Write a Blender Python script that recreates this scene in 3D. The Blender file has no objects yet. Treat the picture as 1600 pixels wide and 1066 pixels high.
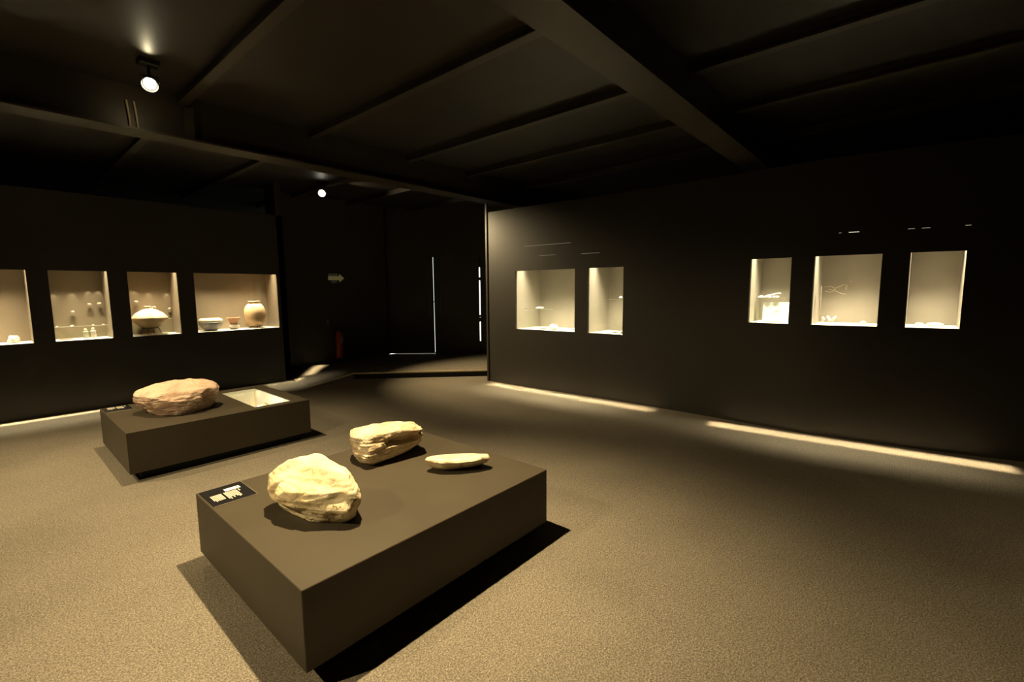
import bpy, bmesh, math, random
from mathutils import Vector, Matrix, noise
random.seed(7)
C = bpy.context.scene.collection
sc = bpy.context.scene
PI = math.pi

# ---------------------------------------------------------------- camera, world, exposure
# world axes: X runs along the left wall, Y runs across the room towards it
cam_d = bpy.data.cameras.new('camera')
cam_d.sensor_width = 36.0
cam_d.lens = 36.0 * 721.5 / 1600.0
cam_d.clip_start = 0.05
cam = bpy.data.objects.new('camera', cam_d)
C.objects.link(cam)
F = Vector((0.7490, 0.6533, -0.1101)).normalized()
R = Vector((0.6573, -0.7536, -0.0087)); R = (R - F * R.dot(F)).normalized()
U = R.cross(F).normalized()
cam.matrix_world = Matrix(((R.x, U.x, -F.x, 0), (R.y, U.y, -F.y, 0), (R.z, U.z, -F.z, 1.6), (0, 0, 0, 1)))
sc.camera = cam

w = bpy.data.worlds.new('world'); sc.world = w; w.use_nodes = True
w.node_tree.nodes['Background'].inputs[0].default_value = (0.010, 0.0085, 0.006, 1)
w.node_tree.nodes['Background'].inputs[1].default_value = 0.5
sc.view_settings.view_transform = 'Standard'
sc.view_settings.look = 'None'
sc.view_settings.exposure = 0.0
sc.view_settings.gamma = 1.0
sc.view_settings.use_curve_mapping = False

WARM = (1.0, 0.77, 0.41)
def spot(name, loc, to, watt, deg, blend=0.6, col=WARM, r=0.03):
    d = bpy.data.lights.new(name, 'SPOT'); d.energy = watt; d.color = col
    d.spot_size = math.radians(deg); d.spot_blend = blend; d.shadow_soft_size = r
    o = bpy.data.objects.new(name, d); C.objects.link(o); o.location = loc
    o.rotation_euler = (Vector(to) - Vector(loc)).to_track_quat('-Z', 'Y').to_euler()
    return o
def area(name, loc, to, sx, sy, watt, spread=180, col=WARM, up='Y'):
    d = bpy.data.lights.new(name, 'AREA'); d.shape = 'RECTANGLE'; d.size = sx; d.size_y = sy
    d.energy = watt; d.color = col; d.spread = math.radians(spread)
    o = bpy.data.objects.new(name, d); C.objects.link(o); o.location = loc
    o.rotation_euler = (Vector(to) - Vector(loc)).to_track_quat('-Z', up).to_euler()
    return o
# ceiling spots, with added fill and lamp-spill lights among them
spot('spot_over_front_plinth', (1.42, 2.42, 3.30), (1.42, 2.15, 0.4), 1120, 89, 1.0)
spot('spot_over_rear_plinth', (1.10, 4.98, 3.28), (1.15, 5.2, 0.0), 430, 88, 1.0)
spot('spot_near_door', (4.12, 7.80, 3.25), (5.75, 5.75, 1.1), 1100, 74, 1.0)
spot('spot_entrance', (-1.9, 2.9, 3.30), (0.0, 2.9, 0.0), 560, 106, 1.0)
spot('fill_left_aisle', (-1.2, 6.0, 3.30), (-0.3, 5.8, 0.0), 560, 86, 1.0)  # unseen fill added to brighten the floor on the left
spot('spot_behind_visitor', (1.6, -3.0, 3.30), (2.6, -2.1, 0.0), 330, 82, 1.0)
spot('spot_uplight_spill', (1.065, 4.79, 3.415), (1.02, 4.45, 3.50), 1.8, 84, 1.0, (1, .84, .5), 0.01)
spot('spot_back_spill', (1.12, 5.02, 3.26), (1.12, 5.52, 3.12), 1.6, 130, 1.0, (1, .78, .42), 0.02)
spot('spot_side_spill', (4.20, 7.80, 3.30), (5.30, 7.15, 3.44), 26, 60, 1.0, (1, .80, .5), 0.02)

# ---------------------------------------------------------------- materials
def nt(name):
    m = bpy.data.materials.new(name); m.use_nodes = True
    t = m.node_tree; b = t.nodes['Principled BSDF']
    return m, t, b
def mat(name, col, rough=0.6, metal=0.0, var=0.0, vscale=8.0, bump=0.0, bscale=60.0, col2=None, spec=0.5):
    m, t, b = nt(name)
    b.inputs['Base Color'].default_value = (*col, 1); b.inputs['Roughness'].default_value = rough
    b.inputs['Metallic'].default_value = metal; b.inputs['Specular IOR Level'].default_value = spec
    tc = t.nodes.new('ShaderNodeTexCoord')
    n = t.nodes.new('ShaderNodeTexNoise'); n.inputs['Scale'].default_value = vscale; n.inputs['Detail'].default_value = 6
    t.links.new(tc.outputs['Object'], n.inputs['Vector'])
    cr = t.nodes.new('ShaderNodeValToRGB')
    c2 = col2 if col2 else tuple(c * (1 - var) for c in col)
    cr.color_ramp.elements[0].position = 0.35; cr.color_ramp.elements[1].position = 0.65
    cr.color_ramp.elements[0].color = (*c2, 1); cr.color_ramp.elements[1].color = (*col, 1)
    t.links.new(n.outputs['Fac'], cr.inputs['Fac']); t.links.new(cr.outputs['Color'], b.inputs['Base Color'])
    if bump:
        n2 = t.nodes.new('ShaderNodeTexNoise'); n2.inputs['Scale'].default_value = bscale; n2.inputs['Detail'].default_value = 8
        t.links.new(tc.outputs['Object'], n2.inputs['Vector'])
        bp = t.nodes.new('ShaderNodeBump'); bp.inputs['Strength'].default_value = bump; bp.inputs['Distance'].default_value = 0.01
        t.links.new(n2.outputs['Fac'], bp.inputs['Height']); t.links.new(bp.outputs['Normal'], b.inputs['Normal'])
    return m
def emis(name, col, s):
    m, t, b = nt(name)
    b.inputs['Base Color'].default_value = (0, 0, 0, 1)
    b.inputs['Emission Color'].default_value = (*col, 1); b.inputs['Emission Strength'].default_value = s
    return m
def glass_mat(name, tint=(1, 1, 1), refl=1.0):
    m = bpy.data.materials.new(name); m.use_nodes = True; t = m.node_tree
    for n in list(t.nodes): t.nodes.remove(n)
    o = t.nodes.new('ShaderNodeOutputMaterial'); mx = t.nodes.new('ShaderNodeMixShader')
    tr = t.nodes.new('ShaderNodeBsdfTransparent'); tr.inputs[0].default_value = (*tint, 1)
    gl = t.nodes.new('ShaderNodeBsdfGlossy'); gl.inputs['Roughness'].default_value = 0.0
    gl.inputs['Color'].default_value = (refl, refl, refl, 1)
    fr = t.nodes.new('ShaderNodeFresnel'); fr.inputs[0].default_value = 1.45
    ge = t.nodes.new('ShaderNodeNewGeometry'); su = t.nodes.new('ShaderNodeMath'); su.operation = 'SUBTRACT'; su.inputs[0].default_value = 1.0
    mu = t.nodes.new('ShaderNodeMath'); mu.operation = 'MULTIPLY'
    t.links.new(ge.outputs['Backfacing'], su.inputs[1]); t.links.new(su.outputs[0], mu.inputs[0]); t.links.new(fr.outputs[0], mu.inputs[1])
    t.links.new(mu.outputs[0], mx.inputs[0]); t.links.new(tr.outputs[0], mx.inputs[1]); t.links.new(gl.outputs[0], mx.inputs[2])
    t.links.new(mx.outputs[0], o.inputs[0])
    return m
def carpet_mat():
    m, t, b = nt('loop_pile_carpet')
    b.inputs['Roughness'].default_value = 0.95; b.inputs['Specular IOR Level'].default_value = 0.1
    tc = t.nodes.new('ShaderNodeTexCoord')
    n1 = t.nodes.new('ShaderNodeTexNoise'); n1.inputs['Scale'].default_value = 125; n1.inputs['Detail'].default_value = 4; n1.inputs['Roughness'].default_value = .7
    v = t.nodes.new('ShaderNodeTexVoronoi'); v.inputs['Scale'].default_value = 170
    n3 = t.nodes.new('ShaderNodeTexNoise'); n3.inputs['Scale'].default_value = 1.3; n3.inputs['Detail'].default_value = 3
    for n in (n1, v, n3): t.links.new(tc.outputs['Object'], n.inputs['Vector'])
    cr = t.nodes.new('ShaderNodeValToRGB'); e = cr.color_ramp.elements
    e[0].position = .36; e[0].color = (.15, .13, .105, 1); e[1].position = .66; e[1].color = (.47, .41, .32, 1)
    t.links.new(n1.outputs['Fac'], cr.inputs['Fac'])
    r2 = t.nodes.new('ShaderNodeMapRange'); r2.inputs['From Max'].default_value = .6; r2.inputs['To Min'].default_value = 1.1; r2.inputs['To Max'].default_value = .55
    t.links.new(v.outputs['Distance'], r2.inputs['Value'])
    r3 = t.nodes.new('ShaderNodeMapRange'); r3.inputs['From Min'].default_value = .3; r3.inputs['From Max'].default_value = .7; r3.inputs['To Min'].default_value = .9; r3.inputs['To Max'].default_value = 1.08
    t.links.new(n3.outputs['Fac'], r3.inputs['Value'])
    mu = t.nodes.new('ShaderNodeMath'); mu.operation = 'MULTIPLY'
    t.links.new(r2.outputs[0], mu.inputs[0]); t.links.new(r3.outputs[0], mu.inputs[1])
    vm = t.nodes.new('ShaderNodeVectorMath'); vm.operation = 'SCALE'
    t.links.new(cr.outputs['Color'], vm.inputs[0]); t.links.new(mu.outputs[0], vm.inputs['Scale'])
    t.links.new(vm.outputs[0], b.inputs['Base Color'])
    bp = t.nodes.new('ShaderNodeBump'); bp.inputs['Strength'].default_value = .5; bp.inputs['Distance'].default_value = .004; bp.invert = True
    t.links.new(v.outputs['Distance'], bp.inputs['Height']); t.links.new(bp.outputs['Normal'], b.inputs['Normal'])
    return m
M_CARPET = carpet_mat()
M_BLACK = mat('matt_black_paint', (.055, .051, .045), .75, var=.12, vscale=2, bump=.05, bscale=300, spec=.25)
M_CEIL = mat('black_ceiling_paint', (.034, .030, .026), .5, var=.15, vscale=1.5, spec=.3)
M_WALLR = mat('satin_black_paint', (.034, .030, .025), .40, var=.10, vscale=2, bump=.05, bscale=300, spec=.5)
M_STEEL = mat('black_painted_steel', (.045, .038, .028), .45, var=.2, vscale=3, spec=.4)
M_PLINTH = mat('black_plinth_laminate', (.060, .049, .034), .5, var=.12, vscale=2.5, bump=.03, bscale=90, spec=.2)
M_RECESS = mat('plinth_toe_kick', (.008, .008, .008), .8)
M_LINER = mat('case_liner_grey', (.33, .30, .25), .8, var=.06, vscale=4)
M_LINERL = mat('case_liner_brown', (.215, .165, .105), .8, var=.06, vscale=4)
M_DECK = mat('case_deck_cream', (.80, .76, .68), .7, var=.04, vscale=10)
M_WHITE = mat('white_board', (.88, .87, .84), .6)
M_GLASS = glass_mat('case_glass', (.99, 1, .985))
M_SHELF = glass_mat('shelf_glass', (.90, .95, .90))
M_NOSE = mat('brass_nosing', (.72, .58, .36), .45, 0.0, var=.15, vscale=40)
M_DOOR = mat('dark_door_paint', (.060, .052, .036), .45, var=.3, vscale=1.2, spec=.4)
M_METAL = mat('dark_metal', (.05, .05, .05), .35, .7)
M_CHROME = mat('worn_chrome', (.5, .5, .48), .25, 1)
M_BONE = mat('bone_white', (.82, .77, .66), .7, var=.2, vscale=30, bump=.3, bscale=120)
M_CLAY = mat('buff_clay', (.62, .44, .24), .75, col2=(.50, .32, .15), vscale=9, bump=.2, bscale=90)
M_CLAYP = mat('pale_slipped_clay', (.70, .56, .36), .75, col2=(.58, .42, .22), vscale=11, bump=.2, bscale=90)
M_CLAYR = mat('red_clay', (.40, .20, .10), .75, col2=(.30, .14, .07), vscale=12, bump=.2, bscale=90)
M_CLAYG = mat('grey_burnished_and_shaded_clay', (.20, .19, .16), .6, col2=(.14, .13, .11), vscale=12, bump=.15, bscale=90)
M_CREAM = mat('cream_slip_and_lit_clay', (.62, .55, .42), .7, col2=(.48, .41, .30), vscale=20)
M_TEXT = mat('printed_white', (.56, .50, .42), .7)
M_LABEL = mat('black_label_plate', (.012, .012, .013), .25)
M_EDGE = mat('label_plate_edge', (.30, .25, .18), .4)
M_RED = mat('extinguisher_red', (.42, .05, .02), .35)
M_SIGN = mat('lit_arrow_film', (.62, .55, .28), .6)
for _m, _c in ((M_SIGN, (.10, .085, .035)),):
    _b = _m.node_tree.nodes['Principled BSDF']; _b.inputs['Emission Color'].default_value = (*_c, 1); _b.inputs['Emission Strength'].default_value = .5  # faint emission added in place of light falling on the arrow
M_SIGNT = mat('sign_letter_film', (.42, .40, .34), .6)
_b = M_SIGNT.node_tree.nodes['Principled BSDF']; _b.inputs['Emission Color'].default_value = (.035, .033, .028, 1); _b.inputs['Emission Strength'].default_value = .8  # letters get the same added glow for light falling on them

# ---------------------------------------------------------------- helpers
def link(name, bm, m, parent=None, smooth=False):
    me = bpy.data.meshes.new(name); bmesh.ops.recalc_face_normals(bm, faces=bm.faces)
    bm.to_mesh(me); bm.free()
    for mm in (m if isinstance(m, (list, tuple)) else [m]): me.materials.append(mm)
    if smooth:
        for p in me.polygons: p.use_smooth = True
    o = bpy.data.objects.new(name, me); C.objects.link(o)
    if parent: o.parent = parent
    return o
def tag(o, label=None, cat=None, group=None, kind=None):
    if label: o['label'] = label
    if cat: o['category'] = cat
    if group: o['group'] = group
    if kind: o['kind'] = kind
    return o
def thing(name, label, cat, loc=(0, 0, 0), rz=0, group=None):
    o = bpy.data.objects.new(name, None); C.objects.link(o); o.location = loc; o.rotation_euler = (0, 0, rz)
    o.empty_display_size = .1
    return tag(o, label, cat, group)
def box(bm, x0, x1, y0, y1, z0, z1):
    vs = [bm.verts.new((x, y, z)) for z in (z0, z1) for y in (y0, y1) for x in (x0, x1)]
    for f in ((0, 1, 3, 2), (4, 6, 7, 5), (0, 4, 5, 1), (2, 3, 7, 6), (0, 2, 6, 4), (1, 5, 7, 3)):
        bm.faces.new([vs[i] for i in f])
    return vs
def prism(bm, poly, z0, z1):
    zz0 = z0 if isinstance(z0, (list, tuple)) else [z0] * len(poly)
    zz1 = z1 if isinstance(z1, (list, tuple)) else [z1] * len(poly)
    lo = [bm.verts.new((x, y, z)) for (x, y), z in zip(poly, zz0)]
    hi = [bm.verts.new((x, y, z)) for (x, y), z in zip(poly, zz1)]
    n = len(poly)
    bm.faces.new(lo[::-1]); bm.faces.new(hi)
    for i in range(n): bm.faces.new((lo[i], lo[(i + 1) % n], hi[(i + 1) % n], hi[i]))
def tube(bm, pts, r, n=10, cap=True):
    rr = r if isinstance(r, (list, tuple)) else [r] * len(pts)
    pts = [Vector(p) for p in pts]; rings = []; prev = None
    for i, p in enumerate(pts):
        d = (pts[min(i + 1, len(pts) - 1)] - pts[max(i - 1, 0)]).normalized()
        a = d.orthogonal().normalized() if prev is None else (prev - d * prev.dot(d)).normalized()
        prev = a; b = d.cross(a)
        rings.append([bm.verts.new(p + (a * math.cos(t) + b * math.sin(t)) * rr[i]) for t in [2 * PI * k / n for k in range(n)]])
    for A, B in zip(rings[:-1], rings[1:]):
        for k in range(n): bm.faces.new((A[k], A[(k + 1) % n], B[(k + 1) % n], B[k]))
    if cap: bm.faces.new(rings[0][::-1]); bm.faces.new(rings[-1])
def lathe(bm, prof, n=40, c=(0, 0), wob=0.0, seed=0):
    rings = []
    for (r, z) in prof:
        rings.append([bm.verts.new((c[0] + math.cos(t) * r * (1 + wob * noise.noise((math.cos(t) * 1.5 + seed, math.sin(t) * 1.5, z * 9))),
                                    c[1] + math.sin(t) * r * (1 + wob * noise.noise((math.cos(t) * 1.5 + seed, math.sin(t) * 1.5, z * 9))), z)) for t in [2 * PI * k / n for k in range(n)]])
    for A, B in zip(rings[:-1], rings[1:]):
        for k in range(n): bm.faces.new((A[k], A[(k + 1) % n], B[(k + 1) % n], B[k]))
    if prof[0][0] > 1e-4: bm.faces.new(rings[0][::-1])
    if prof[-1][0] > 1e-4: bm.faces.new(rings[-1])
    bmesh.ops.remove_doubles(bm, verts=bm.verts, dist=1e-5)
def blob(bm, c, s, seed=0, amp=.25, sub=3, flat=False):
    r = bmesh.ops.create_icosphere(bm, subdivisions=sub, radius=1)
    for v in r['verts']:
        d = v.co.normalized(); k = 1 + amp * noise.noise(d * 1.3 + Vector((seed * 3.1, 0, 0))) + amp * .4 * noise.noise(d * 3.5 + Vector((seed, 5, 0)))
        p = Vector((d.x * s[0] * k, d.y * s[1] * k, d.z * s[2] * k))
        if p.z < -s[2] * .6: p.z = -s[2] * .6
        v.co = p + Vector(c)
def bevel(bm, w, seg=1):
    bmesh.ops.bevel(bm, geom=list(bm.edges), offset=w, segments=seg, affect='EDGES', profile=.5)
def cells(bm, P, Z, holes, nrm, th):
    """wall skin along plan polyline P, rows Z; holes = set of (i,j) cells left open; th = thickness along nrm"""
    nrm = Vector((*nrm, 0)) * th
    V = {}
    def v(i, j, s):
        if (i, j, s) not in V: V[(i, j, s)] = bm.verts.new(Vector((P[i][0], P[i][1], Z[j])) + nrm * s)
        return V[(i, j, s)]
    n, m = len(P) - 1, len(Z) - 1
    keep = {(i, j) for i in range(n) for j in range(m) if (i, j) not in holes}
    for (i, j) in keep:
        for s in (0, 1): bm.faces.new((v(i, j, s), v(i + 1, j, s), v(i + 1, j + 1, s), v(i, j + 1, s)))
        for (di, dj, a, b) in ((-1, 0, (i, j), (i, j + 1)), (1, 0, (i + 1, j), (i + 1, j + 1)), (0, -1, (i, j), (i + 1, j)), (0, 1, (i, j + 1), (i + 1, j + 1))):
            if (i + di, j + dj) not in keep:
                bm.faces.new((v(*a, 0), v(*b, 0), v(*b, 1), v(*a, 1)))

# ---------------------------------------------------------------- setting: floor, ceiling, walls
H = 3.49
bm = bmesh.new(); box(bm, -5, 10, -5, 11, -.1, 0)
tag(link('floor', bm, M_CARPET), kind='structure')
bm = bmesh.new(); box(bm, -5, 10, -5, 11, H, H + .1)
tag(link('ceiling', bm, M_CEIL), kind='structure')
for nm, b in (('wall_north', (-5, 10, 11, 11.1)), ('wall_south', (-5, 10, -5.1, -5)), ('wall_west', (-5.1, -5, -5, 11)), ('wall_east', (10, 10.1, -5, 11))):
    bm = bmesh.new(); box(bm, *b, 0, H); tag(link(nm, bm, M_BLACK), kind='structure')

# left display wall with four openings
WT = 2.93
LX = [(-.45, .411), (.609, 1.197), (1.413, 2.005), (2.222, 3.470)]
LZ = (.972, 1.905)
xs = [-4.9] + [x for p in LX for x in p] + [3.62]
bm = bmesh.new()
cells(bm, [(x, 8.515) for x in xs], [0, LZ[0], LZ[1], WT], {(1, 1), (3, 1), (5, 1), (7, 1)}, (0, 1), .025)
tag(link('wall_left', bm, M_BLACK), kind='structure')
bm = bmesh.new()
cells(bm, [(3.62, 8.515), (3.74, 9.2)], [0, H], set(), (-.1, .0), 1.0)
tag(link('wall_left_return', bm, M_BLACK), kind='structure')
bm = bmesh.new()
cells(bm, [(3.66, 9.2), (6.16, 9.2)], [0, H], set(), (0, 1), .1)
tag(link('wall_entrance', bm, M_BLACK), kind='structure')

# right display wall, gently bowed, five openings
RP = [(5.800, 5.595), (5.804, 4.977), (5.856, 3.855), (5.868, 3.633), (5.894, 3.080), (5.894, 2.518), (5.864, 1.459), (5.851, 1.047),
      (5.843, .836), (5.911, .277), (5.940, .067), (6.008, -.328), (6.128, -.864), (6.394, -1.853), (6.938, -3.237), (7.9, -4.95)]
RT = 2.91
RZ = [0, .958, 1.200, 1.905, 1.925, RT]
holes = {(1, 1), (1, 2), (3, 1), (3, 2), (6, 2), (6, 3), (8, 2), (8, 3), (10, 2), (10, 3)}
bm = bmesh.new(); cells(bm, RP, RZ, holes, (1, 0), .025)
wr = tag(link('wall_right', bm, M_WALLR, None, True), kind='structure'); wr.data.set_sharp_from_angle(angle=math.radians(35))
bm = bmesh.new(); box(bm, 5.782, 5.825, 5.5965, 5.632, 0, 3.06)
tag(link('trim_1', bm, M_WALLR), kind='structure')

# platform, ramp, nosings
PLAT = .11
bm = bmesh.new(); prism(bm, [(4.387, 7.681), (6.30, 5.80), (9.4, 6.2), (6.75, 9.30), (6.26, 9.30), (6.2, 9.195), (4.17, 9.195)], 0.001, PLAT)
tag(link('floor_platform', bm, M_CARPET), kind='structure')
bm = bmesh.new(); prism(bm, [(3.449, 7.542), (4.385, 7.681), (4.168, 9.195), (3.76, 9.195)], 0.001, [.004, PLAT, PLAT, .004])
tag(link('floor_ramp', bm, M_CARPET), kind='structure')
def strip_on(name, a, b, w_, z0, z1, m):
    a, b = Vector(a), Vector(b); d = (b - a).normalized(); n = Vector((d.y, -d.x)) * w_
    bm = bmesh.new(); prism(bm, [tuple(a), tuple(b), tuple(b + n), tuple(a + n)], z0, z1)
    return tag(link(name, bm, m), kind='structure')
strip_on('trim_2', (4.387, 7.681), (6.29, 5.81), .012, .001, PLAT - .02, M_RECESS)
strip_on('trim_3', (4.37, 7.70), (6.28, 5.83), .03, PLAT - .018, PLAT + .006, M_NOSE)
strip_on('trim_4', (3.44, 7.545), (4.38, 7.684), .03, [.0, PLAT - .018, PLAT - .018, .0], [.022, PLAT + .006, PLAT + .006, .022], M_NOSE)

# door wall (faces the camera) with a double door
D0 = Vector((6.19, 9.365)); dd = (Vector((6.958, 8.483)) - Vector((6.242, 9.304))).normalized(); dn = Vector((-dd.y, dd.x)) * -1
if dn.x < 0: dn = -dn
def dwall(bm, s0, s1, n0, n1, z0, z1):
    q = [D0 + dd * s + dn * n for s, n in ((s0, n0), (s1, n0), (s1, n1), (s0, n1))]
    prism(bm, [tuple(v) for v in q], z0, z1)
SL = (Vector((6.242, 9.304)) - D0).dot(dd); SM = (Vector((6.958, 8.483)) - D0).dot(dd); SR = (Vector((7.657, 7.682)) - D0).dot(dd)
DT = 2.40
bm = bmesh.new()
dwall(bm, -.05, SL + .006, .0, .1, 0, H); dwall(bm, SR + .028, SR + 1.6, 0, .1, 0, H); dwall(bm, SL + .006, SR + .028, 0, .1, DT - .03, H)
tag(link('wall_door', bm, M_DOOR), kind='structure')
bm = bmesh.new(); dwall(bm, -.03, .03, -.05, .02, PLAT, H)
tag(link('trim_5', bm, M_BLACK), kind='structure')
bm = bmesh.new(); dwall(bm, SL - .3, SR + .5, .5, .52, -.1, 3.2)
day = tag(link('daylight_backdrop', bm, emis('daylight_outside', (.93, 1, .90), 2.0)), kind='structure')  # glowing panel added behind the door, gives the daylight in its gaps
def leaf(name, s0, s1, gap):
    bm = bmesh.new(); dwall(bm, s0, s1, .02, .07, PLAT + gap, DT)
    bevel(bm, .003)
    return tag(link(name, bm, M_DOOR), kind='structure')
d1 = leaf('door_1', SL + .002, SM - .006, .016)
d2 = leaf('door_2', SM + .006, SR - .002, .001)
for d, s in ((d1, SM - .10), (d2, SM + .17)):
    bm = bmesh.new(); dwall(bm, s - .045, s + .045, .0, .02, .99, 1.54); bevel(bm, .004); link('push_plate', bm, M_METAL, d)
bm = bmesh.new()
q0 = D0 + dd * (SM - .05); q1 = q0 - dn * .05; q2 = q1 + dd * .10
tube(bm, [(*q0, 1.34), (*q1, 1.34), (*q2, 1.34)], .012); link('door_handle', bm, M_CHROME, d1)
bm = bmesh.new(); dwall(bm, SM - .16, SM - .02, -.03, .02, 2.33, 2.37); link('door_closer', bm, M_METAL, d1)
# rails and latches crossing the daylight gap at the hinge side
for z0, z1 in ((1.83, 1.90), (.86, .96), (.11, .40), (2.13, 2.40), (.965, 1.02)):
    bm = bmesh.new(); dwall(bm, SR - .01, SR + .04, .072, .10, z0, z1); link('hinge', bm, M_METAL, d2)

# ---------------------------------------------------------------- ceiling steelwork
def ibeam(name, label, axis, c, z0, z1, fw, tw, lo, hi, group):
    bm = bmesh.new(); ft = .018
    for (w2, a0, a1) in ((fw / 2, z0, z0 + ft), (tw / 2, z0 + ft, z1)):
        if axis == 'x': box(bm, lo, hi, c - w2, c + w2, a0, a1)
        else: box(bm, c - w2, c + w2, lo, hi, a0, a1)
    return tag(link(name, bm, M_STEEL), label, 'beam', group)
MB = [(5.545, 'black steel main beam crossing above the rear plinth'), (1.60, 'black steel main beam crossing the ceiling at upper right'), (-2.4, 'black steel main beam behind the viewer'), (9.5, 'black steel main beam above the sign wall')]
mains = [ibeam('steel_beam', l, 'x', c, 3.07, H - .001, .27, .04, -4.95, 9.95, 'main ceiling beams') for c, l in MB[:3]]
xb = [(.14, 'leftmost slim cross beam on the ceiling'), (1.45, 'slim cross beam just right of the ceiling spotlight'), (2.76, 'slim cross beam over the middle of the front bay'),
      (4.14, 'slim cross beam beside the far spotlight'), (5.30, 'slim cross beam with its end lit near the door'), (6.62, 'slim cross beam above the curved right wall')]
n = 0
for x, l in xb:
    for bay, (y0, y1) in ((', nearest bay', (-2.36, 1.575)), (', middle bay', (1.625, 5.52)), (', far bay', (5.57, 10.95))):
        ibeam('cross_beam', l + bay, 'y', x, 3.40, H - .001, .085, .03, y0, y1, 'slim ceiling cross beams')
for x, l in ((1.45, 'web stiffener plate on the main beam below the cross beam'),):
    bm = bmesh.new(); box(bm, 1.45, 1.53, 5.43, 5.524, 3.09, 3.379); bm.verts.ensure_lookup_table()
    link('stiffener', bm, M_STEEL, mains[0])
for dx in (0, .055):
    bm = bmesh.new(); tube(bm, [(1.045 + dx, 5.505, 3.09), (1.04 + dx, 5.50, 3.2), (1.03 + dx, 5.505, 3.34)], .008)
    link('conduit', bm, mat('pale_conduit', (.5, .42, .28), .5), mains[0])
bm = bmesh.new(); box(bm, 6.55, 6.70, 3.10, 3.25, 0, 3.06)
tag(link('steel_column', bm, M_STEEL), 'black steel column rising behind the curved wall', 'column')

# ---------------------------------------------------------------- ceiling spotlights
def spotlight(loc, aim, label, bulb_s, r=.045):
    t = thing('ceiling_spotlight', label, 'spotlight', (loc[0], loc[1], H))
    d = (Vector(aim) - Vector(loc)).normalized(); o = Vector(loc) - Vector((loc[0], loc[1], H))
    bm = bmesh.new(); box(bm, -.07, .07, -.05, .05, -.045, -.001); bevel(bm, .006); link('mounting_box', bm, M_METAL, t)
    bm = bmesh.new(); tube(bm, [(0, 0, -.04), (0, 0, o.z + .05)], .012)
    s = d.cross(Vector((0, 0, 1))).normalized()
    tube(bm, [o + s * .06 - d * .02, o + s * .06 + Vector((0, 0, .055)), o - s * .06 + Vector((0, 0, .055)), o - s * .06 - d * .02], .006)
    link('yoke', bm, M_METAL, t)
    bm = bmesh.new()
    tube(bm, [o - d * .10, o - d * .095, o - d * .03, o - d * .0, o + d * .03], [.02, r * .7, r * .8, r + .008, r + .012], 24, cap=False)
    link('lamp_housing', bm, M_METAL, t, True)
    bm = bmesh.new(); tube(bm, [o - d * .012, o + d * .004, o + d * .014, o + d * .018], [r * .95, r * .95, r * .6, .004], 24)
    link('bulb', bm, emis('halogen_bulb', (1, .92, .72), bulb_s), t, True)
    for k, a in enumerate((.02, .06)):
        bm = bmesh.new(); blob(bm, o + s * (.065 if k else -.065) + Vector((0, 0, .02)), (.007, .007, .007), 1, 0, 1); link('knob', bm, M_CHROME, t)
    return t
spotlight((1.075, 4.86, 3.31), (0.75, 3.6, 2.2), 'black halogen spotlight, lit, left below a bright patch on the ceiling', 14)
spotlight((4.07, 7.90, 3.30), (2.2, 4.8, 2.2), 'black halogen spotlight, lit and glaring, in the far bay near the door', 16, .05)
spotlight((1.42, 2.46, 3.33), (1.40, 2.2, 0.4), 'halogen spotlight above the front plinth with three stones', 14)

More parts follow.
